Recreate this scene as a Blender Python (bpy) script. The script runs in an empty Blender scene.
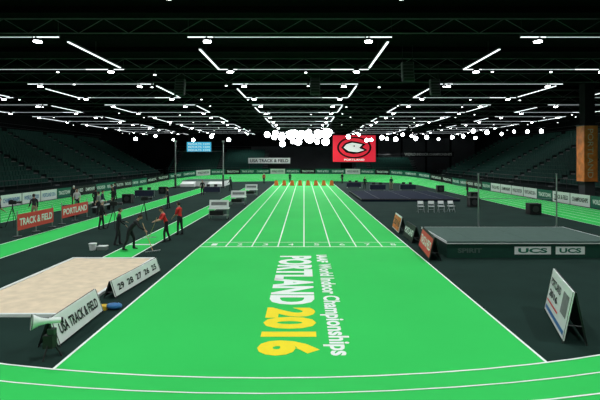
import bpy, bmesh, math, random
from mathutils import Vector, Matrix
from math import sin, cos, pi, radians
random.seed(7)
sc = bpy.context.scene
sc.view_settings.view_transform = 'Standard'

# ------------------------------------------------------------------ materials
def mat(name, col, rough=0.6, var=0.10, scale=4.0, metal=0.0, emit=0.0, ecol=None, bump=0.0, spec=0.5):
    m = bpy.data.materials.new(name); m.use_nodes = True
    nt = m.node_tree; bs = nt.nodes['Principled BSDF']
    bs.inputs['Roughness'].default_value = rough
    bs.inputs['Metallic'].default_value = metal
    bs.inputs['Specular IOR Level'].default_value = spec
    tc = nt.nodes.new('ShaderNodeTexCoord')
    nz = nt.nodes.new('ShaderNodeTexNoise'); nz.inputs['Scale'].default_value = scale
    nz.inputs['Detail'].default_value = 4
    nt.links.new(tc.outputs['Object'], nz.inputs['Vector'])
    rp = nt.nodes.new('ShaderNodeValToRGB')
    rp.color_ramp.elements[0].position = 0.3; rp.color_ramp.elements[1].position = 0.7
    rp.color_ramp.elements[0].color = (*[c*(1-var) for c in col], 1)
    rp.color_ramp.elements[1].color = (*[min(1, c*(1+var)) for c in col], 1)
    nt.links.new(nz.outputs['Fac'], rp.inputs['Fac'])
    nt.links.new(rp.outputs['Color'], bs.inputs['Base Color'])
    if bump:
        b = nt.nodes.new('ShaderNodeBump'); b.inputs['Strength'].default_value = bump
        nt.links.new(nz.outputs['Fac'], b.inputs['Height']); nt.links.new(b.outputs['Normal'], bs.inputs['Normal'])
    if emit:
        bs.inputs['Emission Color'].default_value = (*(ecol or col), 1)
        bs.inputs['Emission Strength'].default_value = emit
    return m

M = {}
def D(k, *a, **kw): M[k] = mat(k, *a, **kw)
D('track_green', (0.030, 0.54, 0.10), 0.8, 0.05, 0.25, spec=0.15)
D('infield_mat', (0.012, 0.030, 0.025), 0.95, 0.15, 0.6, spec=0.08)
D('line_white', (0.82, 0.88, 0.84), 0.6, 0.02)
D('white', (0.78, 0.80, 0.80), 0.5, 0.03)
D('paint_yellow', (0.90, 0.72, 0.01), 0.6, 0.02, spec=0.2)
D('sand', (0.72, 0.58, 0.43), 0.95, 0.10, 3.0, bump=0.5)
D('black', (0.006, 0.006, 0.007), 0.6, 0.2)
D('ceiling_black', (0.002, 0.002, 0.0024), 0.95, 0.2, spec=0.05)
D('truss', (0.11, 0.10, 0.12), 0.7, 0.1, spec=0.3)
D('rig_black', (0.02, 0.02, 0.022), 0.7, 0.1, spec=0.3)
D('dark_metal', (0.05, 0.05, 0.055), 0.45, 0.1, metal=0.5)
D('steel', (0.45, 0.46, 0.48), 0.35, 0.05, metal=0.7)
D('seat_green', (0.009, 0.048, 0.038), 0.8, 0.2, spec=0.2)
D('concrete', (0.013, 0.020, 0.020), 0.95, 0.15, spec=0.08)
D('stair_nosing', (0.09, 0.10, 0.10), 0.9, 0.15)
D('wall_dark', (0.007, 0.008, 0.009), 0.9, 0.3, 0.3, spec=0.1)
D('wall_grey', (0.06, 0.065, 0.07), 0.9, 0.15, 0.3, spec=0.2)
D('red', (0.66, 0.02, 0.02), 0.6, 0.05)
D('sign_red', (0.75, 0.07, 0.06), 0.5, 0.05, spec=0.2)
D('orange', (0.95, 0.15, 0.012), 0.5, 0.1)
D('column_orange', (0.80, 0.19, 0.03), 0.6, 0.35, 1.5)
D('sign_blue', (0.03, 0.16, 0.42), 0.5, 0.05)
D('sign_teal', (0.01, 0.14, 0.09), 0.5, 0.05, spec=0.2)
D('sign_black', (0.01, 0.012, 0.014), 0.5, 0.1, spec=0.2)
D('mat_grey', (0.072, 0.115, 0.102), 0.9, 0.06, spec=0.15)
D('mat_side', (0.010, 0.050, 0.036), 0.6, 0.06, spec=0.2)
D('pad_dark', (0.010, 0.016, 0.034), 0.95, 0.1, spec=0.1)
D('yellow', (0.8, 0.5, 0.03), 0.5, 0.05)
D('wood', (0.45, 0.27, 0.12), 0.6, 0.2, 12)
D('skin', (0.52, 0.29, 0.19), 0.5, 0.05)
D('skin_dark', (0.16, 0.08, 0.05), 0.5, 0.05)
D('hair', (0.03, 0.018, 0.01), 0.8, 0.2, 30)
D('cloth_black', (0.012, 0.012, 0.016), 0.9, 0.2)
D('cloth_navy', (0.015, 0.02, 0.05), 0.9, 0.2)
D('cloth_grey', (0.2, 0.2, 0.21), 0.9, 0.2)
D('cloth_white', (0.65, 0.65, 0.65), 0.9, 0.05)
D('khaki', (0.35, 0.27, 0.17), 0.9, 0.1)
D('glow_tube', (0.9, 0.95, 1.0), 0.5, 0.0, emit=2.0, ecol=(0.9, 0.97, 1.0))
D('glow_thin', (0.9, 0.95, 1.0), 0.5, 0.0, emit=0.6, ecol=(0.85, 0.95, 1.0))
D('glow_hot', (1, 1, 1), 0.5, 0.0, emit=35.0, ecol=(0.95, 0.98, 1.0))
D('glow_small', (1, 1, 1), 0.5, 0.0, emit=5.0, ecol=(0.95, 0.98, 1.0))
D('screen_red', (0.6, 0.02, 0.03), 0.4, 0.0, emit=0.75, ecol=(0.75, 0.02, 0.05))
D('screen_white', (0.8, 0.8, 0.8), 0.4, 0.0, emit=0.8)
D('screen_blue', (0.05, 0.3, 0.5), 0.4, 0.0, emit=1.0, ecol=(0.05, 0.4, 0.6))

# ------------------------------------------------------------------ builder
_txt = {}
def text_mesh(body, bold):
    k = (body, bold)
    if k in _txt: return _txt[k]
    cu = bpy.data.curves.new('t', 'FONT'); cu.body = body; cu.offset = bold; cu.resolution_u = 3
    ob = bpy.data.objects.new('t', cu); sc.collection.objects.link(ob)
    dg = bpy.context.evaluated_depsgraph_get(); dg.update()
    me = bpy.data.meshes.new_from_object(ob.evaluated_get(dg))
    vs = [v.co.copy() for v in me.vertices]; fs = [tuple(p.vertices) for p in me.polygons]
    bpy.data.objects.remove(ob); bpy.data.meshes.remove(me)
    x0 = min(v.x for v in vs); x1 = max(v.x for v in vs); y0 = min(v.y for v in vs); y1 = max(v.y for v in vs)
    vs = [((v.x-x0)/(x1-x0), (v.y-y0)/(y1-y0)) for v in vs]
    _txt[k] = (vs, fs); return _txt[k]

class Bd:
    def __init__(s, name): s.name = name; s.v = []; s.f = []; s.mi = []; s.sm = []; s.mats = []
    def m(s, k):
        mt = M[k]
        if mt not in s.mats: s.mats.append(mt)
        return s.mats.index(mt)
    def add(s, vs, fs, k, smooth=False):
        o = len(s.v); i = s.m(k); s.v += [tuple(v) for v in vs]
        for f in fs: s.f.append(tuple(a+o for a in f)); s.mi.append(i); s.sm.append(smooth)
    def box(s, c, size, k, R=None):
        hx, hy, hz = [a/2 for a in size]; c = Vector(c)
        vs = [Vector((x, y, z)) for x in (-hx, hx) for y in (-hy, hy) for z in (-hz, hz)]
        if R is not None: vs = [R @ v for v in vs]
        s.hexa([v+c for v in vs], k)
    def hexa(s, vs, k):
        s.add(vs, [(0, 1, 3, 2), (4, 6, 7, 5), (0, 4, 5, 1), (2, 3, 7, 6), (0, 2, 6, 4), (1, 5, 7, 3)], k)
    def poly(s, pts, k): s.add(pts, [tuple(range(len(pts)))], k)
    def cyl(s, p1, p2, r, k, r2=None, n=10, caps=True):
        p1 = Vector(p1); p2 = Vector(p2); d = (p2-p1)
        q = d.to_track_quat('Z', 'Y'); r2 = r if r2 is None else r2
        vs = []
        for p, rr in ((p1, r), (p2, r2)):
            for i in range(n): vs.append(p + q @ Vector((rr*cos(2*pi*i/n), rr*sin(2*pi*i/n), 0)))
        fs = [(i, (i+1) % n, n+(i+1) % n, n+i) for i in range(n)]
        s.add(vs, fs, k, n > 6)
        if caps: s.add(vs, [tuple(reversed(range(n))), tuple(range(n, 2*n))], k)
    def ball(s, c, r, k, n=10, Rm=None, fn=None):
        rx, ry, rz = (r, r, r) if not hasattr(r, '__len__') else r
        vs = []; fs = []; c = Vector(c); m = n
        for j in range(m+1):
            a = -pi/2 + pi*j/m
            for i in range(2*n):
                b = pi*i/n; v = Vector((rx*cos(a)*cos(b), ry*cos(a)*sin(b), rz*sin(a)))
                if fn: v = fn(v)
                if Rm is not None: v = Rm @ v
                vs.append(c+v)
        for j in range(m):
            for i in range(2*n):
                fs.append((j*2*n+i, j*2*n+(i+1) % (2*n), (j+1)*2*n+(i+1) % (2*n), (j+1)*2*n+i))
        s.add(vs, fs, k, True)
    def text(s, body, o, xd, yd, w, h, k, bold=0.0):
        vs, fs = text_mesh(body, bold); o = Vector(o); xd = Vector(xd).normalized(); yd = Vector(yd).normalized()
        s.add([o + xd*(v[0]*w) + yd*(v[1]*h) for v in vs], fs, k)
    def done(s, loc=(0, 0, 0), rz=0.0, bevel=0.0):
        me = bpy.data.meshes.new(s.name); me.from_pydata(s.v, [], s.f)
        for mt in s.mats: me.materials.append(mt)
        me.polygons.foreach_set('material_index', s.mi); me.polygons.foreach_set('use_smooth', s.sm)
        me.update()
        ob = bpy.data.objects.new(s.name, me); sc.collection.objects.link(ob)
        ob.location = loc; ob.rotation_euler = (0, 0, rz)
        if bevel:
            b = ob.modifiers.new('bevel', 'BEVEL'); b.width = bevel; b.segments = 2; b.limit_method = 'ANGLE'
        return ob

def dup(ob, loc, rz=None):
    o = bpy.data.objects.new(ob.name.split('.')[0], ob.data); sc.collection.objects.link(o)
    o.location = loc; o.rotation_euler = ob.rotation_euler if rz is None else (0, 0, rz)
    for m in ob.modifiers:
        n = o.modifiers.new(m.name, m.type); n.width = m.width; n.segments = m.segments; n.limit_method = m.limit_method
    return o

# ------------------------------------------------------------------ room shell
HZ = 10.6; XW = 43.0; Y0 = -10.0; Y1 = 115.0; HANG = HZ+0.33
b = Bd('floor'); b.box((0, (Y0+Y1)/2, -0.1), (2*XW, Y1-Y0, 0.2), 'infield_mat'); b.done()
b = Bd('ceiling'); b.box((0, (Y0+Y1)/2, HZ+0.75), (2*XW, Y1-Y0, 0.2), 'ceiling_black')
for y in range(-6, 114, 4): b.box((0, y, HZ+0.5), (2*XW, 0.3, 0.3), 'ceiling_black')
b.done()
zc = HZ+0.85
b = Bd('wall_left'); b.box((-XW-0.1, (Y0+Y1)/2, zc/2), (0.2, Y1-Y0, zc), 'wall_dark'); b.done()
b = Bd('wall_right'); b.box((XW+0.1, (Y0+Y1)/2, zc/2), (0.2, Y1-Y0, zc), 'wall_dark'); b.done()
b = Bd('wall_front'); b.box((0, Y0-0.1, zc/2), (2*XW, 0.2, zc), 'wall_dark'); b.done()
b = Bd('wall_back'); b.box((0, Y1+0.1, zc/2), (2*XW, 0.2, zc), 'wall_dark')
b.box((29, Y1-0.02, 4.6), (26, 0.04, 9.2), 'wall_grey'); b.box((-2, Y1-0.02, 3.6), (22, 0.04, 7.2), 'wall_grey')
b.done()
for i, x in enumerate((18, 24, 30, 36)):
    b = Bd('trim_%d' % (i+1)); b.box((x, Y1-0.2, 4.6), (0.4, 0.3, 9.2), 'wall_dark'); b.done()
for i, x in enumerate((21, 27, 33)):
    b = Bd('door_%d' % (i+1)); b.box((x, Y1-0.1, 1.6), (3.0, 0.1, 3.2), 'dark_metal')
    b.box((x, Y1-0.16, 1.6), (0.06, 0.04, 3.2), 'black'); b.box((x-0.2, Y1-0.18, 1.1), (0.04, 0.06, 0.5), 'steel'); b.box((x+0.2, Y1-0.18, 1.1), (0.04, 0.06, 0.5), 'steel')
    b.done()

# ------------------------------------------------------------------ oval track
CX, A, Bq, YN, YF = -0.7, 18.7, 14.6, 23.3, 72.4
def bankf(s):
    s = min(1, s*1.25); return 0.2*s*s*(3-2*s)
def oval(off, n=56, dz=0.0):
    P = []
    def e(th, yc):
        nx, ny = cos(th)/A, sin(th)/Bq; l = math.hypot(nx, ny)
        return (CX+A*cos(th)+off*nx/l, yc+Bq*sin(th)+off*ny/l, 0.012+dz+max(off, 0)*bankf(abs(sin(th))))
    for i in range(n+1): P.append(e(pi+pi*i/n, YN))
    for j in range(1, 12): P.append((CX+A+off, YN+(YF-YN)*j/12, 0.012+dz))
    for i in range(n+1): P.append(e(pi*i/n, YF))
    for j in range(1, 12): P.append((CX-A-off, YF-(YF-YN)*j/12, 0.012+dz))
    return P
def strip(b, P, Q, k, smooth=True):
    n = len(P); b.add(P+Q, [(i, (i+1) % n, n+(i+1) % n, n+i) for i in range(n)], k, smooth)
b = Bd('running_track')
offs = [0.95*i for i in range(7)]
for o1, o2 in zip(offs, offs[1:]): strip(b, oval(o1), oval(o2), 'track_green')
sk = oval(5.7); strip(b, sk, [(x, y, 0.0) for x, y, z in sk], 'sign_teal', False)
for o in offs[:-1]: strip(b, oval(o-0.028, dz=0.008), oval(o+0.028, dz=0.008), 'line_white')
strip(b, oval(5.6, dz=0.008), oval(5.66, dz=0.008), 'line_white')
b.done()

# sprint straight
LW = 1.22; HWD = 4*LW
b = Bd('sprint_straight')
b.box((0, (8.75+88.5)/2, 0.005), (2*HWD+0.06, 88.5-8.75, 0.01), 'track_green')
def fl(x0, y0, x1, y1, k='line_white', z=0.014): b.poly([(x0, y0, z), (x1, y0, z), (x1, y1, z), (x0, y1, z)], k)
for i in range(9):
    x = -HWD+i*LW
    if i in (0, 8): fl(x-0.03, 9.3 if i else 9.05, x+0.03, 86.5)
    else: fl(x-0.03, 21.8, x+0.03, 86.0)
fl(-HWD, 21.7, HWD, 21.80); fl(-HWD, 22.9, HWD, 22.96)
fl(-HWD, 82.0, HWD, 82.08)
for i in range(8):
    b.text(str(i+1), (-HWD+i*LW+0.47, 22.08, 0.015), (1, 0, 0), (0, 1, 0), 0.26, 0.5, 'line_white', 0.0)
b.done()
b = Bd('floor_lettering')
b.text('PORTLAND', (-1.02, 19.7, 0.016), (0, -1, 0), (1, 0, 0), 6.6, 1.34, 'line_white', 0.045)
b.text('2016', (-1.02, 12.85, 0.016), (0, -1, 0), (1, 0, 0), 3.15, 1.36, 'paint_yellow', 0.055)
b.text('IAAF', (0.52, 19.9, 0.016), (0, -1, 0), (1, 0, 0), 1.45, 0.44, 'line_white', 0.05)
b.text('World Indoor Championships', (0.42, 18.2, 0.016), (0, -1, 0), (1, 0, 0), 8.5, 0.62, 'line_white', 0.03)
b.done()

# jump runways and sand pit
b = Bd('long_jump_runway')
b.box((-7.75, 42.5, 0.006), (1.22, 46.8, 0.012), 'track_green')
for x in (-8.36, -7.14): fl(x-0.03, 19.1, x+0.03, 65.9, z=0.016)
b.box((-7.75, 22.3, 0.014), (1.22, 0.2, 0.01), 'white')
b.done()
b = Bd('triple_jump_runway')
b.box((-13.5, 41.0, 0.006), (2.0, 52, 0.012), 'track_green')
for x in (-14.5, -12.5): fl(x-0.03, 15.0, x+0.03, 67.0, z=0.016)
b.done()
b = Bd('sand_pit')
px0, px1, py0, py1 = -9.35, -6.2, 12.2, 19.0
n = 40; vs = []; fs = []
for j in range(n+1):
    for i in range(n//2+1):
        x = px0+(px1-px0)*i/(n//2); y = py0+(py1-py0)*j/n
        vs.append((x, y, 0.045+0.015*sin(x*5+y*2)*cos(y*3.1)+random.uniform(0, 0.012)))
w = n//2+1
for j in range(n):
    for i in range(n//2): fs.append((j*w+i, j*w+i+1, (j+1)*w+i+1, (j+1)*w+i))
b.add(vs, fs, 'sand', True)
for (cx, cy, sx, sy) in ((px0-0.05, (py0+py1)/2, 0.1, py1-py0+0.2), (px1+0.05, (py0+py1)/2, 0.1, py1-py0+0.2), ((px0+px1)/2, py0-0.05, px1-px0, 0.1), ((px0+px1)/2, py1+0.05, px1-px0, 0.1)):
    b.box((cx, cy, 0.04), (sx, sy, 0.08), 'white')
b.done()

# ------------------------------------------------------------------ trackside boards
def aframe(name, p0, p1, h, spread, base, txt=None, tcol='line_white', band=None, back='sign_black', poster=False):
    p0 = Vector((*p0, 0)); p1 = Vector((*p1, 0)); L = (p1-p0).length; d = (p1-p0).normalized()
    nrm = Vector((d.y, -d.x, 0)); b = Bd(name); c = (p0+p1)/2
    for sgn, k in ((1, base), (-1, back)):
        bo = nrm*sgn*spread/2; to = nrm*sgn*0.03+Vector((0, 0, h)); t = nrm*sgn*0.025
        up = (to-bo).normalized(); lo = up*0.06
        a0 = -d*L/2; a1 = d*L/2
        b.hexa([a0+bo+lo-t, a0+bo+lo, a0+to-t, a0+to, a1+bo+lo-t, a1+bo+lo, a1+to-t, a1+to], k)
        for e in (-1, 1):   # legs
            q = d*e*(L/2-0.03); b.cyl(q+bo-t*0.6, q+to-t*0.6, 0.022, 'dark_metal', n=6)
        off = nrm*sgn*0.012; hh = (to-bo).length
        xd = d*sgn
        def rect(u0, u1, v0, v1, kk, o=0.6): b.poly([xd*L*u0+bo+up*hh*v0+off*o, xd*L*u1+bo+up*hh*v0+off*o, xd*L*u1+bo+up*hh*v1+off*o, xd*L*u0+bo+up*hh*v1+off*o], kk)
        if poster and sgn > 0:
            rect(-0.45, 0.45, 0.12, 0.2, 'sign_blue'); rect(-0.45, 0.1, 0.3, 0.34, 'sign_red'); rect(0.18, 0.42, 0.42, 0.85, 'cloth_grey')
            b.text(txt, -xd*L*0.42+bo+up*hh*0.68+off, xd, up, L*0.5, hh*0.16, 'sign_black', 0.02)
            b.text('2016', -xd*L*0.4+bo+up*hh*0.44+off, xd, up, L*0.4, hh*0.15, 'sign_black', 0.02)
        elif txt:
            if band and sgn > 0: rect(-0.47, 0.47, 0.12, 0.92, band)
            b.text(txt, -xd*L*0.42+bo+up*hh*0.35+off, xd, up, L*0.84, hh*0.38, tcol if sgn > 0 else 'line_white', 0.03)
    for e in (-1, 1): b.cyl(d*e*(L/2-0.05)+nrm*spread*0.3+Vector((0, 0, h*0.35)), d*e*(L/2-0.05)-nrm*spread*0.3+Vector((0, 0, h*0.35)), 0.015, 'dark_metal', n=6)
    return b.done(loc=c)
aframe('advertising_board', (-5.55, 10.15), (-5.6, 12.5), 0.62, 0.5, 'white', 'USA TRACK & FIELD', 'sign_black')
aframe('distance_marker_board', (-5.7, 13.7), (-5.4, 17.0), 0.5, 0.4, 'white', '29  28  27  26  25', 'sign_black')
aframe('advertising_board', (6.75, 12.6), (5.98, 10.3), 1.15, 0.5, 'white', 'PORTLAND', poster=True)
aframe('advertising_board', (5.55, 21.7), (5.25, 18.7), 0.95, 0.5, 'sign_black', 'TRACK & FIELD', 'line_white', band='sign_red')
aframe('advertising_board', (5.5, 24.9), (5.45, 22.6), 0.8, 0.5, 'sign_black', 'PORTLAND', 'line_white')
aframe('advertising_board', (5.5, 27.9), (5.4, 25.6), 0.9, 0.5, 'white', '2016', 'sign_black', band='column_orange')

# red sponsor banner on left
for (t, x, y, h) in (('TRACK & FIELD', -15.1, 26.3, 0.85), ('PORTLAND', -15.2, 31.0, 0.75)):
    b = Bd('sponsor_banner')
    for yy in (-1.7, 0, 1.7):
        b.cyl((0, yy, 0.02), (0, yy, 1.35), 0.03, 'steel'); b.cyl((0, yy, 0), (0, yy, 0.04), 0.22, 'dark_metal')
    b.box((0.04, 0, 0.75), (0.02, 3.5, h), 'sign_red')
    b.text(t, (0.056, -1.6, 0.55), (0, 1, 0), (0, 0, 1), 3.2, 0.4, 'line_white', 0.03)
    b.done(loc=(x, y, 0))

# perimeter advertising barrier
dense = oval(6.15, 200); zz = oval(5.7, 200)
pts = [Vector((p[0], p[1], q[2])) for p, q in zip(dense, zz)]
path = pts[201:]
dist = 0; samp = [path[0]]
for a, c in zip(path, path[1:]):
    seg = (c-a).length
    while seg > 0 and dist+seg >= 3.0:
        t = (3.0-dist); a = a+(c-a).normalized()*t; seg -= t; dist = 0; samp.append(a.copy())
    dist += seg
labels = ['TRACK & FIELD', 'TRACKTOWN', 'PORTLAND 2016', 'WORLD INDOOR', 'CHAMPIONSHIPS']
b = Bd('advertising_barrier')
for i, (a, c) in enumerate(zip(samp, samp[1:])):
    d = (c-a).normalized(); inn = Vector((-d.y, d.x, 0)).normalized()
    side_r = a.x > 20; side_l = a.x < -22
    k, tk = 'sign_black', 'line_white'
    if side_r:
        if 37 < a.y < 43 or 48 < a.y < 58: k, tk = 'white', 'sign_black'
        elif (i // 2) % 2: k = 'sign_teal'
    elif side_l:
        if 36 < a.y < 49: k, tk = 'white', 'sign_blue'
        elif (i//2) % 2: k = 'sign_teal'
    else:
        k = ['sign_teal', 'sign_black', 'sign_teal', 'white', 'sign_teal'][i % 5]
        tk = 'sign_black' if k == 'white' else 'line_white'
    up = Vector((0, 0, 1)); g = 0.04
    A0 = a+d*g; C0 = c-d*g
    b.hexa([A0-inn*0.03, A0, A0-inn*0.03+up, A0+up, C0-inn*0.03, C0, C0-inn*0.03+up, C0+up], k)
    L = (C0-A0).length; xd = (A0-C0).normalized()
    b.text(labels[i % 5], C0+xd*L*0.1+up*0.32+inn*0.012, xd, up, L*0.8, 0.4, tk, 0.02)
    b.cyl((a.x, a.y, 0), (a.x, a.y, a.z+1.02), 0.03, 'dark_metal', n=6)
b.done()

# ------------------------------------------------------------------ grandstands
def stand(name, rows, length, depth=0.85, rise=0.46, z0=1.0):
    b = Bd(name)   # local: rows climb along +X, run along Y centred
    for r in range(rows):
        x0 = r*depth; z = z0+r*rise
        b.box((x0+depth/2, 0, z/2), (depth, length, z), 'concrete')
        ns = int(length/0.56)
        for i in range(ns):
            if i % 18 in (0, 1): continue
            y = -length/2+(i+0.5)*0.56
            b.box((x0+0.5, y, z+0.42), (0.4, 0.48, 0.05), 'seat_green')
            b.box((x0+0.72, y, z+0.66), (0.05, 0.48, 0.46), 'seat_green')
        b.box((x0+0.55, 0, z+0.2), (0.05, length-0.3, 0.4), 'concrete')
        for i in range(0, ns, 18):
            y = -length/2+(i+1)*0.56
            b.box((x0+0.1, y, z+0.06), (0.3, 0.9, 0.12), 'stair_nosing')
    for zr in (0.5, 1.0): b.cyl((0.05, -length/2, z0+zr), (0.05, length/2, z0+zr), 0.025, 'dark_metal', n=6)
    y = -length/2
    while y <= length/2+0.01:
        b.cyl((0.05, y, z0), (0.05, y, z0+1.0), 0.025, 'dark_metal', n=6); y += length/40
    zt = z0+(rows-1)*rise
    for zr in (1.1, 1.6): b.cyl((rows*depth-0.05, -length/2, zt+zr), (rows*depth-0.05, length/2, zt+zr), 0.03, 'dark_metal', n=6)
    return b
stand('grandstand', 15, 84).done(loc=(27.4, 53, 0))
stand('grandstand', 15, 84).done(loc=(-28.6, 53, 0), rz=pi)
stand('grandstand', 10, 22, z0=1.3).done(loc=(-19, 101.5, 0), rz=pi/2)
stand('grandstand', 6, 14, z0=1.3).done(loc=(18, 101.5, 0), rz=pi/2)

# ------------------------------------------------------------------ ceiling lights, trusses
Zl = 10.1
rowsY = [8.6+14.4*i for i in range(8)]
b = Bd('ceiling_light_frame')
W2 = 5.0; Dp = 8.3
def tube(x0, y0, x1, y1, k, w):
    b.box(((x0+x1)/2, (y0+y1)/2, 0), (abs(x1-x0)+w, abs(y1-y0)+w, 0.035), k)
    b.box(((x0+x1)/2, (y0+y1)/2, 0.07), (abs(x1-x0)+w+0.06, abs(y1-y0)+w+0.06, 0.08), 'rig_black')
tube(-W2, 0, -W2+1.2, 0, 'glow_tube', 0.05); tube(-W2+1.3, 0, W2-1.3, 0, 'glow_thin', 0.025); tube(W2-1.2, 0, W2, 0, 'glow_tube', 0.05)
tube(-W2, 2.6, -W2, Dp-0.1, 'glow_tube', 0.10); tube(W2, 1.0, W2, Dp-0.6, 'glow_tube', 0.10)
tube(-W2, Dp, -W2+1.2, Dp, 'glow_tube', 0.06); tube(-W2+1.3, Dp, W2-2.6, Dp, 'glow_thin', 0.03); tube(W2-2.5, Dp, W2, Dp, 'glow_tube', 0.06)
hot = [(-4.1, 0.15), (3.9, 0.15), (-4.2, Dp-0.1), (4.2, Dp-0.1)]
for x, y in hot:
    b.cyl((x, y, -0.16), (x, y, 0.2), 0.22, 'rig_black', 0.14, 12); b.cyl((x, y, -0.21), (x, y, -0.162), 0.19, 'glow_hot', n=12)
for x in (-W2, W2):
    for y in (0, Dp/2, Dp): b.cyl((x, y, 0.05), (x, y, HANG-Zl), 0.02, 'rig_black', n=5)
frame = None
cols = [-0.7+16.4*k for k in (-2, -1, 0, 1, 2)]
for y in rowsY:
    for x in cols:
        if frame is None: frame = b.done(loc=(x, y, Zl))
        else: dup(frame, (x, y, Zl))
def lamp(x, y, z, p, ang=140):
    l = bpy.data.lights.new('hall_lamp', 'SPOT'); l.energy = p; l.spot_size = radians(ang); l.spot_blend = 0.7
    l.shadow_soft_size = 0.15; l.color = (0.93, 1.0, 0.97)
    o = bpy.data.objects.new('hall_lamp', l); sc.collection.objects.link(o); o.location = (x, y, z)
for y in [-4]+rowsY[:7]:
    for ci, x in enumerate(cols):
        if ci in (0, 4): continue
        p = 1750 if y > 60 else 1640
        lamp(x-4.1, y+0.15, Zl-0.3, p); lamp(x+4.2, y+Dp-0.1, Zl-0.3, p)

b = Bd('roof_truss')
def truss(b, p0, p1, h=0.7, r=0.035, step=1.0, k='truss'):
    p0 = Vector(p0); p1 = Vector(p1); L = (p1-p0).length; d = (p1-p0)/L; up = Vector((0, 0, h))
    b.cyl(p0, p1, r, k, n=5); b.cyl(p0+up, p1+up, r, k, n=5)
    n = int(L/step)
    for i in range(n):
        a = p0+d*(L*i/n); c = p0+d*(L*(i+1)/n)
        b.cyl(a+(up if i % 2 else up*0), c+(up*0 if i % 2 else up), r*0.6, k, n=4, caps=False)
truss(b, (-42.5, 0, 0), (42.5, 0, 0), step=1.2)
tr = b.done(loc=(0, rowsY[0]-0.35, Zl+0.1))
trY = [rowsY[0]-0.35]
for y in rowsY:
    if y != rowsY[0]: dup(tr, (0, y-0.35, Zl+0.1)); trY.append(y-0.35)
    if y+Dp+0.35 < Y1-0.5: dup(tr, (0, y+Dp+0.35, Zl+0.1)); trY.append(y+Dp+0.35)
b = Bd('truss_downlight_string')
rr_ = random.Random(3)
for ty in trY:
    for i in range(15):
        if rr_.random() < 0.45 or ty < 30: continue
        x = -40+i*5.7+rr_.uniform(-1.5, 1.5); z = Zl-0.05-rr_.uniform(0, 0.25)
        b.cyl((x, ty, z), (x, ty, Zl+0.1), 0.07, 'rig_black', n=8); b.cyl((x, ty, z-0.05), (x, ty, z), 0.09, 'glow_small', n=8)
b.done()

# hanging loudspeaker arrays
b = Bd('hanging_loudspeaker')
for i in range(6):
    a = 0.06*i; R = Matrix.Rotation(a, 3, 'X')
    b.box((0, -0.03*i*i*0.3, -0.2*i), (0.7, 0.4, 0.18), 'truss', R); b.box((0, -0.22-0.01*i*i, -0.2*i), (0.6, 0.02, 0.15), 'black', R)
for x in (-0.3, 0.3): b.cyl((x, 0, 0.1), (x, 0, HANG-9.8), 0.015, 'rig_black', n=5)
hs = b.done(loc=(6.2, 28, 9.8)); dup(hs, (9.5, 34, 9.8)); dup(hs, (-9.0, 34, 9.8)); dup(hs, (0.8, 33.5, 9.8))

# floodlight rigs
def rig(x0, x1, y, z, n, r=0.32, jit=0.5):
    b = Bd('floodlight_rig'); truss(b, (x0, 0, 0), (x1, 0, 0), 0.4, 0.04, 0.8, 'rig_black')
    for i in range(n):
        x = x0+(x1-x0)*(i+0.5)/n+random.uniform(-0.3, 0.3); zz = -0.45-random.uniform(0, jit); rr = r*random.uniform(0.6, 1.15)
        b.cyl((x, 0, 0), (x, 0, zz+0.1), 0.03, 'rig_black', n=5)
        b.cyl((x, 0.4, zz+0.12), (x, -0.1, zz), rr*0.6, 'rig_black', rr*1.08, 12)
        b.cyl((x, -0.101, zz), (x, -0.13, zz-0.006), rr, 'glow_hot', n=14)
    for x in (x0, x1): b.cyl((x, 0, 0.4), (x, 0, HANG-z), 0.03, 'rig_black', n=5)
    b.done(loc=((0, y, z)))
rig(-7.2, 5.4, 83.0, 9.35, 10, 0.62, 0.5)
rig(-5.8, 4.8, 78.5, 8.9, 7, 0.70, 1.0)
rig(-4.2, 4.4, 76.8, 8.0, 6, 0.55, 1.2)
rig(7.5, 20, 84, 9.2, 9, 0.36, 1.3)
rig(18, 30, 79, 8.9, 6, 0.32, 1.2)
rig(24, 36, 69, 8.7, 6, 0.30, 1.0)
rig(-32, -12, 85, 8.8, 6, 0.30, 0.8)

# ------------------------------------------------------------------ screens
b = Bd('video_screen')   # 8.4 x 5.2
b.box((0, 0.12, 0), (8.7, 0.2, 5.5), 'black'); b.box((0, 0, 0), (8.4, 0.05, 5.2), 'screen_red')
def ell(cx, cz, rx, rz, y, k, n=28):
    b.poly([(cx+rx*cos(2*pi*i/n), y, cz+rz*sin(2*pi*i/n)) for i in range(n)], k)
ell(0, 0.2, 3.4, 2.15, -0.03, 'sign_black'); ell(0, 0.2, 3.0, 1.85, -0.035, 'screen_red')
b.poly([(-2.6, -0.04, 0.2), (-1.6, -0.04, -0.8), (-0.2, -0.04, -1.1), (1.2, -0.04, -0.9), (2.6, -0.04, -0.3), (1.6, -0.04, 0.3), (2.3, -0.04, 0.9), (0.8, -0.04, 1.3), (-0.6, -0.04, 1.5), (-1.8, -0.04, 1.1)], 'sign_black')
b.poly([(-2.1, -0.045, 0.2), (-1.1, -0.045, -0.5), (0.6, -0.045, -0.7), (2.0, -0.045, -0.3), (0.9, -0.045, 0.1), (1.6, -0.045, 0.8), (-0.4, -0.045, 1.15), (-1.5, -0.045, 0.85)], 'screen_white')
b.poly([(-0.6, -0.05, 0.5), (0.2, -0.05, 0.35), (0.1, -0.05, 0.65)], 'sign_black')
b.text('PORTLAND', (-2.0, -0.04, -2.4), (1, 0, 0), (0, 0, 1), 4.0, 0.4, 'screen_white', 0.03)
for x in (-3.5, 3.5): b.cyl((x, 0.1, 2.7), (x, 0.1, HANG-6.15), 0.04, 'dark_metal', n=6)
b.done(loc=(9.9, 92, 6.15))
b = Bd('video_screen')
b.box((0, 0.12, 0), (5.0, 0.2, 2.1), 'black'); b.box((0, 0, 0), (4.8, 0.05, 1.9), 'screen_blue')
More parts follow.
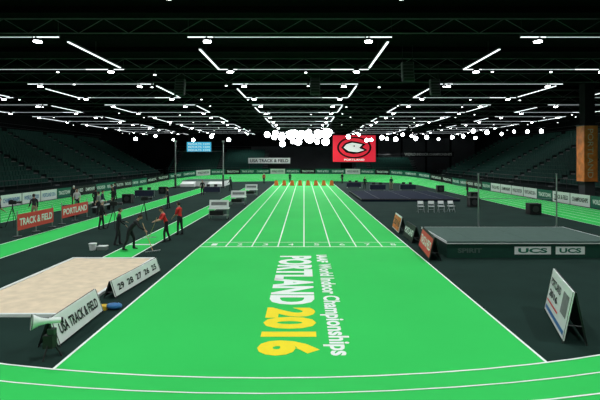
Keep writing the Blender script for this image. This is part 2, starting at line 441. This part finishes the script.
for i in range(3): b.text('RESULTS 1234', (-2.1, -0.03, 0.4-0.6*i), (1, 0, 0), (0, 0, 1), 4.2, 0.35, 'screen_white')
for x in (-2, 2): b.cyl((x, 0.1, 1.0), (x, 0.1, HANG-6.5), 0.04, 'dark_metal', n=6)
b.done(loc=(-20.8, 92.5, 6.5))
b = Bd('sponsor_sign')
b.box((0, 0, 0), (8.8, 0.06, 1.15), 'white'); b.text('USA TRACK & FIELD', (-4.0, -0.04, -0.33), (1, 0, 0), (0, 0, 1), 8.0, 0.66, 'sign_black', 0.02)
for x in (-4.2, 4.2): b.cyl((x, 0.05, -3.75), (x, 0.05, 0.6), 0.05, 'dark_metal', n=6)
b.done(loc=(-7.3, 98, 3.75))
b = Bd('sponsor_sign')
b.box((0, 0, 0), (12, 0.06, 1.2), 'sign_black'); b.text('WORLD INDOOR CHAMPIONSHIPS', (-5.5, -0.04, -0.3), (1, 0, 0), (0, 0, 1), 11, 0.6, 'line_white', 0.02)
for x in (-5.8, 5.8): b.cyl((x, 0.05, -5.2), (x, 0.05, 0.7), 0.05, 'dark_metal', n=6)
b.done(loc=(29, 109, 5.2))

# column wrapped in orange
b = Bd('support_column')
b.box((0, 0, 1.0), (0.9, 0.9, 2.0), 'wall_grey'); b.box((0, 0, 4.55), (1.2, 1.2, 5.1), 'column_orange')
b.box((0, 0, 2.03), (1.3, 1.3, 0.08), 'black'); b.box((0, 0, 7.13), (1.3, 1.3, 0.08), 'black')
b.box((0, 0, (7.1+HANG)/2), (0.9, 0.9, HANG-7.1), 'wall_dark')
b.text('PORTLAND', (-0.3, -0.612, 6.8), (0, 0, -1), (1, 0, 0), 4.4, 0.5, 'sand', 0.0)
b.done(loc=(25.75, 42.5, 0))

# ------------------------------------------------------------------ high jump
b = Bd('high_jump_mat')
b.box((0, 0, 0.32), (7.0, 4.0, 0.62), 'mat_side'); b.box((0, 0, 0.66), (7.06, 4.06, 0.08), 'mat_grey')
for x in (-3.52, 3.52): b.box((x, 0, 0.66), (0.03, 4.1, 0.1), 'white')
b.box((0, -2.04, 0.615), (7.06, 0.02, 0.03), 'white'); b.box((0, 2.04, 0.68), (7.06, 0.02, 0.05), 'white')
for x, w in ((-3.2, 1.3), (-0.7, 1.5), (1.0, 1.2)):
    if x > -2: b.box((x+w/2, -2.005, 0.32), (w, 0.01, 0.32), 'white')
    b.text('UCS' if x > -2 else 'SPIRIT', (x+0.15, -2.014, 0.22), (1, 0, 0), (0, 0, 1), w-0.3, 0.2, 'sign_teal' if x > -2 else 'mat_grey', 0.04)
for x in (-2.33, 0, 2.33): b.box((x, 0, 0.701), (0.02, 4.0, 0.004), 'mat_side')
b.done(loc=(9.4, 21.3, 0), bevel=0.02)
b = Bd('high_jump_standards')
for x in (-2.05, 2.05):
    b.box((x, 0, 0.03), (0.5, 0.35, 0.06), 'dark_metal'); b.cyl((x, 0, 0.05), (x, 0, 3.3), 0.035, 'steel'); b.cyl((x, 0, 3.3), (x, 0, 3.34), 0.05, 'steel')
    b.box((x+(-0.06 if x > 0 else 0.06), 0, 1.98), (0.08, 0.06, 0.05), 'dark_metal'); b.cyl((x*0.92, 0.15, 0.05), (x, 0, 0.7), 0.02, 'steel')
b.cyl((-2, 0, 2.02), (2, 0, 2.02), 0.012, 'cloth_grey')
b.done(loc=(11.2, 24.5, 0))

b = Bd('warm_up_platform')
b.box((0, 0, 0.12), (9.5, 12, 0.24), 'pad_dark'); 
for x in (-4.76, 4.76): b.box((x, 0, 0.2), (0.04, 12.05, 0.1), 'dark_metal')
for y in (-6.01, 6.01): b.box((0, y, 0.2), (9.5, 0.04, 0.1), 'dark_metal')
for x in (-3, 0, 3): b.box((x, 0, 0.243), (0.03, 12, 0.006), 'dark_metal')
b.done(loc=(10.3, 51, 0))

# pole vault
b = Bd('pole_vault_pit')
b.box((0, 0, 0.45), (6.2, 5.2, 0.8), 'white'); b.box((0, 0, 0.88), (6.3, 5.3, 0.08), 'mat_grey')
for sx in (-1, 1): b.hexa([Vector(v) for v in ((sx*1.0, -2.6, 0.05), (sx*1.0, -2.6, 0.8), (sx*1.0, -4.0, 0.05), (sx*1.0, -4.0, 0.5), (sx*3.0, -2.6, 0.05), (sx*3.0, -2.6, 0.8), (sx*3.0, -4.0, 0.05), (sx*3.0, -4.0, 0.5))], 'white')
b.done(loc=(-14.9, 71.5, 0), bevel=0.03)
b = Bd('pole_vault_standards')
for x in (-3.4, 3.4):
    b.box((x, 0, 0.1), (0.5, 1.2, 0.2), 'dark_metal'); b.box((x, 0, 1.0), (0.22, 0.3, 1.7), 'dark_metal')
    b.cyl((x, 0, 0.2), (x, 0, 6.6), 0.08, 'steel'); b.box((x, 0, 6.6), (0.3, 0.3, 0.25), 'white')
b.cyl((-3.35, 0, 5.2), (3.35, 0, 5.2), 0.015, 'cloth_grey')
b.done(loc=(-14.9, 66.5, 0.0))

# ------------------------------------------------------------------ start carts, markers, cases, chairs
b = Bd('lane_marker_box')
b.hexa([Vector(v) for v in ((-0.33, -0.25, 0), (-0.22, -0.06, 0.75), (-0.33, 0.25, 0), (-0.22, 0.06, 0.75), (0.33, -0.25, 0), (0.22, -0.06, 0.75), (0.33, 0.25, 0), (0.22, 0.06, 0.75))], 'orange')
b.box((0, 0, 0.02), (0.76, 0.6, 0.04), 'black'); b.box((0, 0, 0.78), (0.3, 0.08, 0.05), 'black')
lm = b.done(loc=(-HWD+LW/2, 72, 0.012))
for i in range(1, 8): dup(lm, (-HWD+LW/2+i*LW, 72, 0.012))

b = Bd('timing_display_cart')
for x in (-0.6, 0.6):
    for y in (-0.3, 0.3):
        b.cyl((x, y, 0.1), (x, y, 0.75), 0.025, 'steel'); b.cyl((x-0.02, y, 0.06), (x+0.02, y, 0.06), 0.06, 'black')
b.box((0, 0, 0.3), (1.25, 0.65, 0.03), 'steel'); b.box((0, 0, 0.76), (1.35, 0.75, 0.05), 'white')
b.box((-0.15, 0.0, 0.46), (0.9, 0.5, 0.28), 'black')
R = Matrix.Rotation(radians(-14), 3, 'X')
b.box((0, 0.05, 1.06), (1.3, 0.1, 0.52), 'white', R); b.box((0, -0.005, 1.08), (1.05, 0.02, 0.22), 'cloth_grey', R)
tc = b.done(loc=(-5.75, 31.6, 0)); dup(tc, (-5.75, 41, 0)); dup(tc, (-5.75, 51, 0))

b = Bd('loudspeaker_case')
b.box((0, 0, 0.42), (0.85, 0.7, 0.78), 'black'); 
for x in (-0.35, 0.35):
    for y in (-0.28, 0.28): b.cyl((x, y, 0), (x, y, 0.05), 0.04, 'dark_metal')
b.box((0, -0.355, 0.45), (0.72, 0.02, 0.6), 'sign_black'); b.box((0, 0, 0.82), (0.87, 0.72, 0.03), 'black')
b.cyl((0, -0.37, 0.42), (0, -0.36, 0.42), 0.24, 'dark_metal', n=18)
lc = b.done(loc=(17.0, 34.6, 0), bevel=0.015)
for p in ((16.9, 46.5), (16.9, 58), (-16.6, 33.2), (-16.4, 43.5), (-16.6, 55), (-17.2, 24.8), (14.5, 40)): dup(lc, (*p, 0))

b = Bd('folding_chair')
for x in (-0.22, 0.22):
    b.cyl((x, -0.22, 0), (x, 0.16, 0.85), 0.014, 'steel', n=6); b.cyl((x, 0.24, 0), (x, -0.16, 0.46), 0.014, 'steel', n=6)
b.box((0, 0, 0.46), (0.44, 0.42, 0.03), 'white'); b.box((0, 0.14, 0.74), (0.44, 0.03, 0.24), 'white', Matrix.Rotation(radians(-24), 3, 'X'))
b.cyl((-0.22, -0.1, 0.22), (0.22, -0.1, 0.22), 0.012, 'steel', n=6)
fc = b.done(loc=(9.0, 36, 0))
for i, x in enumerate((9.8, 10.6, 11.4)): dup(fc, (x, 36+0.1*i, 0), 0.2*(i-1))

b = Bd('officials_table')
b.box((0, 0, 0.74), (2.0, 0.75, 0.04), 'cloth_navy'); b.box((0, -0.37, 0.45), (2.0, 0.02, 0.55), 'cloth_navy')
for x in (-0.9, 0.9):
    for y in (-0.3, 0.3): b.cyl((x, y, 0), (x, y, 0.73), 0.02, 'steel', n=6)
for x in (-0.5, 0.4): b.box((x, 0.05, 0.93), (0.4, 0.02, 0.28), 'black', Matrix.Rotation(-0.2, 3, 'X')); b.box((x, -0.1, 0.77), (0.4, 0.26, 0.02), 'dark_metal')
tb = b.done(loc=(9.5, 60.5, 0))
for p in ((13.5, 61), (-17.0, 50), (7.0, 66), (-11.0, 56)): dup(tb, (*p, 0))

b = Bd('team_bench')
b.box((0, 0, 0.45), (3.0, 0.35, 0.05), 'steel')
for x in (-1.3, 0, 1.3): b.box((x, 0, 0.22), (0.05, 0.3, 0.43), 'dark_metal')
tbn = b.done(loc=(-15.8, 36.5, 0), rz=pi/2); dup(tbn, (-17.8, 39.5, 0), pi/2)

# megaphone on stand
b = Bd('loudhailer_on_stand')
for a in range(3):
    t = a*2*pi/3+0.4; b.cyl((0.22*cos(t), 0.22*sin(t), 0.0), (0, 0, 0.42), 0.018, 'black', n=6)
b.cyl((0, 0, 0.35), (0, 0, 0.66), 0.022, 'black'); b.box((0.0, 0, 0.34), (0.2, 0.18, 0.26), 'black'); b.box((0.04, 0.0, 0.54), (0.14, 0.12, 0.12), 'dark_metal')
hd = Vector((-0.82, -0.56, 0.1)).normalized(); c = Vector((0.0, 0, 0.76))
b.cyl(c, c+hd*0.18, 0.045, 'white', 0.08, 20, caps=False); b.cyl(c+hd*0.18, c+hd*0.32, 0.08, 'white', 0.15, 20, caps=False); b.cyl(c+hd*0.315, c+hd*0.34, 0.15, 'cloth_grey', 0.16, 20, caps=False)
b.cyl(c+hd*0.05, c+hd*0.24, 0.045, 'white', 0.03, 16); b.cyl(c-hd*0.2, c+hd*0.02, 0.06, 'white', 0.06, 16); b.cyl(c-hd*0.24, c-hd*0.2, 0.055, 'black', 0.055, 16)
b.cyl((0, 0, 0.6), c, 0.02, 'black')
b.done(loc=(-5.25, 9.65, 0))
b = Bd('equipment_bag')
b.ball((0, 0, 0.09), (0.22, 0.13, 0.09), 'sign_blue', 10, fn=lambda v: Vector((v.x, v.y, max(-0.09, v.z*1.05))))
b.box((-0.3, -0.03, 0.06), (0.24, 0.2, 0.12), 'yellow'); b.cyl((-0.1, 0, 0.175), (0.1, 0, 0.175), 0.015, 'black', n=6)
b.done(loc=(-5.18, 12.75, 0))
b = Bd('sand_bucket')
b.cyl((0, 0, 0), (0, 0, 0.3), 0.13, 'white', 0.17, 16); b.cyl((0, 0, 0.29), (0, 0, 0.31), 0.18, 'white', 0.18, 16); b.box((0.4, 0.1, 0.08), (0.4, 0.3, 0.16), 'steel'); b.box((0.4, 0.1, 0.17), (0.42, 0.32, 0.02), 'white')
b.done(loc=(-9.5, 21.0, 0))

# camera tripods in the left media area
b = Bd('camera_on_tripod')
for a in range(3):
    t = a*2*pi/3+0.4; b.cyl((0.38*cos(t), 0.38*sin(t), 0.0), (0, 0, 1.2), 0.018, 'black', n=6)
b.cyl((0, 0, 1.1), (0, 0, 1.35), 0.03, 'black'); b.box((0, 0, 1.47), (0.16, 0.4, 0.22), 'black'); b.cyl((0, 0.2, 1.47), (0, 0.48, 1.47), 0.06, 'dark_metal', 0.085, 14); b.box((0.0, -0.05, 1.61), (0.05, 0.2, 0.05), 'dark_metal')
ct = b.done(loc=(-17.6, 28.2, 0), rz=-1.2); dup(ct, (-11.2, 27.5, 0), -1.4); dup(ct, (-10.6, 31, 0), -1.0)

# ------------------------------------------------------------------ people
def seg_d(p, a, c):
    ab = c-a; t = max(0, min(1, (p-a).dot(ab)/max(1e-9, ab.length_squared))); return (p-(a+ab*t)).length
def skin_mesh(verts, edges, radii, root, sub):
    me = bpy.data.meshes.new('s'); me.from_pydata(verts, edges, [])
    ob = bpy.data.objects.new('s', me); sc.collection.objects.link(ob)
    ob.modifiers.new('skin', 'SKIN')
    for i, r in enumerate(radii):
        sv = me.skin_vertices[0].data[i]; sv.radius = r if hasattr(r, '__len__') else (r, r); sv.use_root = (i == root)
    s = ob.modifiers.new('sub', 'SUBSURF'); s.levels = sub; s.render_levels = sub
    dg = bpy.context.evaluated_depsgraph_get(); dg.update()
    m2 = bpy.data.meshes.new_from_object(ob.evaluated_get(dg))
    vs = [v.co.copy() for v in m2.vertices]; fs = [tuple(p.vertices) for p in m2.polygons]
    bpy.data.objects.remove(ob); bpy.data.meshes.remove(m2); bpy.data.meshes.remove(me)
    return vs, fs
def person(name, loc, yaw, lean=3, legs=((4, 4), (-4, 2)), arms=((5, 15), (-5, 15)), shirt='cloth_black', pants='cloth_black', skin='skin', hair='hair', scale=1.0, headpitch=0, sleeve=True, dz=0.0, cap=None):
    V = Vector; La = radians(lean)
    hipw = 0.095
    J = {}
    for sx, nm, (a, k) in ((-1, 'L', legs[0]), (1, 'R', legs[1])):
        a = radians(a); k = radians(k); h = V((sx*hipw, 0, 0)); kn = h+V((sx*0.015, sin(a)*0.44, -cos(a)*0.44)); ank = kn+V((0, sin(a-k)*0.42, -cos(a-k)*0.42))
        J['hip'+nm] = h; J['kn'+nm] = kn; J['an'+nm] = ank
    low = min(J['anL'].z, J['anR'].z); ph = -low+0.075
    for k_ in list(J): J[k_] = J[k_]+V((0, 0, ph))
    P = V((0, 0, ph+0.03)); J['pel'] = P
    def up(d, x=0, fwd=0): return P+V((x, sin(La)*d+cos(La)*fwd, cos(La)*d-sin(La)*fwd))
    J['waist'] = up(0.16); J['chest'] = up(0.34, 0, 0.01); J['uch'] = up(0.46); J['nb'] = up(0.53); 
    hp = La*0.5+radians(headpitch)
    J['nk'] = J['nb']+V((0, sin(hp)*0.07, cos(hp)*0.07)); HC = J['nk']+V((0, sin(hp)*0.11+0.02*cos(hp), cos(hp)*0.11))
    for sx, nm, (s_, e_) in ((-1, 'L', arms[0]), (1, 'R', arms[1])):
        s_ = radians(s_); e_ = radians(e_); sh = up(0.455, sx*0.185); el = sh+V((sx*0.05, sin(s_)*0.285, -cos(s_)*0.285)); fd = V((-sx*0.12 if e_ > 0.6 else 0.02*sx, sin(s_+e_), -cos(s_+e_))).normalized(); wr = el+fd*0.25
        J['sh'+nm] = sh; J['el'+nm] = el; J['wr'+nm] = wr; J['fd'+nm] = fd
    names = ['pel', 'waist', 'chest', 'uch', 'nb', 'nk', 'shL', 'elL', 'wrL', 'shR', 'elR', 'wrR', 'hipL', 'knL', 'anL', 'hipR', 'knR', 'anR']
    rad = {'pel': (0.15, 0.115), 'waist': (0.13, 0.10), 'chest': (0.155, 0.115), 'uch': (0.12, 0.09), 'nb': (0.065, 0.06), 'nk': (0.052, 0.055), 'sh': 0.068, 'el': 0.047, 'wr': 0.032, 'hip': 0.098, 'kn': 0.064, 'an': 0.046}
    verts = [J[n] for n in names]; R = [rad.get(n, rad.get(n[:-1])) for n in names]
    hl = J['nk']+(HC-J['nk'])*0.6; verts.append(hl); R.append(0.05); names.append('hl')
    for nm in 'LR':
        a = J['an'+nm]; verts.append(V((a.x, a.y-0.05, a.z-0.03))); R.append(0.036); names.append('he'+nm)
        verts.append(V((a.x*1.1, a.y+0.10, a.z-0.035))); R.append((0.045, 0.034)); names.append('ba'+nm)
        verts.append(V((a.x*1.15, a.y+0.18, a.z-0.045))); R.append((0.036, 0.026)); names.append('to'+nm)
    E = [('pel', 'waist'), ('waist', 'chest'), ('chest', 'uch'), ('uch', 'nb'), ('nb', 'nk'), ('nk', 'hl')]
    for nm in 'LR': E += [('uch', 'sh'+nm), ('sh'+nm, 'el'+nm), ('el'+nm, 'wr'+nm), ('pel', 'hip'+nm), ('hip'+nm, 'kn'+nm), ('kn'+nm, 'an'+nm), ('an'+nm, 'he'+nm), ('an'+nm, 'ba'+nm), ('ba'+nm, 'to'+nm)]
    ix = {n: i for i, n in enumerate(names)}
    vs, fs = skin_mesh(verts, [(ix[a], ix[c]) for a, c in E], R, 0, 2)
    b = Bd(name)
    lab = []
    for a, c in E:
        if a in ('nb', 'nk'): m = skin
        elif a[:2] == 'el': m = shirt if sleeve else skin
        elif a[:2] in ('hi', 'kn') or (a == 'pel' and c[:3] == 'hip'): m = pants
        elif a[:2] in ('an', 'ba'): m = 'black'
        else: m = shirt
        lab.append((verts[ix[a]], verts[ix[c]], m))
    groups = {}
    for f in fs:
        c = sum((vs[i] for i in f), Vector())/len(f)
        m = min(lab, key=lambda t: seg_d(c, t[0], t[1]))[2]
        groups.setdefault(m, []).append(f)
    for m, g in groups.items(): b.add(vs, g, m, True)
    for sx, nm in ((-1, 'L'), (1, 'R')):
        w = J['wr'+nm]; f = J['fd'+nm]; side = V((0, 1, 0)) if abs(f.z) > 0.7 else V((sx*-1, 0, 0.2)); side = (side-f*side.dot(f)).normalized(); pal = f.cross(side).normalized()
        if pal.x*sx > 0: pal = -pal
        hv = [w-f*0.01]; hr = [0.026]; he = []
        for i, (o, l) in enumerate(((0.030, 0.075), (0.010, 0.085), (-0.010, 0.079), (-0.028, 0.060))):
            k0 = w+f*0.085+side*o; k1 = k0+f*l*0.5+pal*0.008; k2 = k1+f*l*0.35+pal*0.022
            q = len(hv); hv += [w+f*0.045+side*o*0.9, k0, k1, k2]; hr += [0.016, 0.0105, 0.009, 0.0075]; he += [(0, q), (q, q+1), (q+1, q+2), (q+2, q+3)]
        q = len(hv); hv += [w+f*0.03+side*0.035, w+f*0.06+side*0.055+pal*0.01, w+f*0.085+side*0.06+pal*0.02]; hr += [0.014, 0.011, 0.009]; he += [(0, q), (q, q+1), (q+1, q+2)]
        hvs, hfs = skin_mesh(hv, he, hr, 0, 1); b.add(hvs, hfs, skin, True)
    Rh = Matrix.Rotation(-hp, 3, 'X')
    def shape(v):
        t = v.z/0.12
        if t < 0: v.x *= 1-0.28*(-t)**1.3; v.y = v.y*(1-0.12*(-t))+0.012*(-t)
        return v
    b.ball(HC, (0.076, 0.095, 0.118), skin, 10, Rh, shape)
    hk = cap or hair
    def hshape(v):
        if v.y > 0.03: v.z = max(v.z, 0.045)
        else: v.z = max(v.z, -0.075)
        return v
    b.ball(HC+Rh @ V((0, -0.006, 0.012)), (0.083, 0.1, 0.118), hk, 10, Rh, hshape)
    if cap: b.ball(HC+Rh @ V((0, 0.11, 0.055)), (0.065, 0.06, 0.01), cap, 6, Rh)
    def hp_(x, y, z): return HC+Rh @ V((x, y, z))
    b.cyl(hp_(0, 0.088, 0.02), hp_(0, 0.112, -0.02), 0.008, skin, 0.016, 8)
    for sx in (-1, 1):
        b.ball(hp_(sx*0.03, 0.083, 0.01), 0.0125, 'cloth_white', 5); b.ball(hp_(sx*0.03, 0.092, 0.01), 0.006, 'black', 4)
        b.ball(hp_(sx*0.078, 0.0, -0.005), (0.01, 0.02, 0.03), skin, 5, Rh)
        b.ball(hp_(sx*0.03, 0.087, 0.03), (0.018, 0.006, 0.004), hair, 4, Rh)
    b.ball(hp_(0, 0.086, -0.05), (0.024, 0.008, 0.006), 'sign_red', 5, Rh)
    ob = b.done(loc=(loc[0], loc[1], dz), rz=yaw); ob.scale = (scale,)*3
    mw = Matrix.Translation((loc[0], loc[1], dz)) @ Matrix.Rotation(yaw, 4, 'Z') @ Matrix.Scale(scale, 4)
    return {k: mw @ v for k, v in J.items() if k[:2] in ('wr', 'el', 'pe')}, mw, J
ra = radians
person('official', (-8.85, 22.2), ra(-60), 8, ((12, 10), (-8, 6)), ((15, 60), (10, 40)), 'cloth_black', 'cloth_black')
j1, mw1, _ = person('official', (-7.85, 21.0), ra(-80), 42, ((25, 28), (-10, 14)), ((20, 30), (35, 25)), 'cloth_black', 'cloth_black', headpitch=10, hair='hair', dz=0.018)
j2, mw2, _ = person('official', (-6.8, 23.1), ra(120), 22, ((18, 20), (-10, 8)), ((35, 45), (25, 50)), 'red', 'cloth_black', sleeve=False)
person('official', (-6.7, 25.2), ra(70), 6, ((6, 6), (-5, 3)), ((10, 40), (10, 60)), 'red', 'cloth_black', sleeve=False)
def rake(w, head):
    b = Bd('sand_rake'); w = Vector(w); h = Vector(head); d = (w-h).normalized()
    b.cyl(h, w+d*0.45, 0.014, 'wood', n=8); s = d.cross(Vector((0, 0, 1))).normalized()
    b.cyl(h-s*0.35, h+s*0.35, 0.02, 'steel', n=8)
    for i in range(9): q = h+s*(-0.32+0.08*i); b.cyl(q, (q.x, q.y, q.z-0.06), 0.007, 'steel', n=5)
    b.done()
hw = j1['wrR']+Vector((0.05, 0, -0.05)); rake(hw, (-6.6, 20.4, 0.08))
hw = j2['wrL']+Vector((-0.03, 0.02, -0.06)); rake(hw, (-7.9, 23.8, 0.1))
crowd = [(-15.0, 34.2, 90, 'cloth_grey', 'cloth_black'), (-15.4, 35.6, -80, 'cloth_navy', 'khaki'), (-16.6, 37.2, 10, 'cloth_black', 'cloth_black'), (-17.6, 36.2, 200, 'cloth_white', 'cloth_navy'),
         (-20.5, 41.6, 30, 'cloth_black', 'cloth_black'), (-18.6, 46.0, 100, 'cloth_navy', 'cloth_black'), (-11.3, 52.0, 180, 'cloth_black', 'cloth_black'), (-9.4, 60, 70, 'cloth_black', 'cloth_black'),
         (8.2, 63.0, 180, 'cloth_black', 'cloth_black'), (11.6, 62.2, 200, 'cloth_navy', 'khaki'), (-6.6, 77, 180, 'red', 'cloth_black'), (6.4, 78, 150, 'cloth_black', 'cloth_black'), (-2.4, 80, 0, 'cloth_black', 'cloth_black'), (17.5, 50, 90, 'cloth_black', 'cloth_black'), (-17.9, 31.0, 60, 'cloth_black', 'khaki'),
         (-18.1, 27.6, -70, 'cloth_black', 'cloth_black'), (-11.8, 27.2, -80, 'cloth_black', 'cloth_black'), (-15.9, 39.0, 150, 'cloth_black', 'cloth_black'), (-11.2, 38.5, 100, 'cloth_black', 'cloth_black'), (-17.2, 42.0, 120, 'cloth_black', 'khaki')]
for i, (x, y, a, s, p) in enumerate(crowd):
    person('spectator' if i < 6 else 'official', (x, y), ra(a), 3+i % 4, ((6+i % 3*3, 5), (-7, 3)), ((8, 15+10*(i % 4)), (-6, 12)), s, p, scale=0.96+0.02*(i % 4), skin='skin_dark' if i % 5 == 2 else 'skin', sleeve=(i % 3 != 0), cap='cloth_white' if i % 6 == 4 else None, dz=0.012 if abs(x) < 4.9 else (0.02 if x < -19.0 else 0))

# ------------------------------------------------------------------ world & camera
w = bpy.data.worlds.new('hall_ambient'); sc.world = w; w.use_nodes = True
w.node_tree.nodes['Background'].inputs[0].default_value = (0.02, 0.022, 0.024, 1); w.node_tree.nodes['Background'].inputs[1].default_value = 0.5
cam = bpy.data.cameras.new('camera'); co = bpy.data.objects.new('camera', cam); sc.collection.objects.link(co); sc.camera = co
cam.sensor_width = 36; cam.lens = 28.02; cam.shift_x = -4/600; cam.shift_y = -41/600; cam.clip_end = 300
co.location = (0, 0, 4.1); co.rotation_euler = (radians(90), 0, 0)
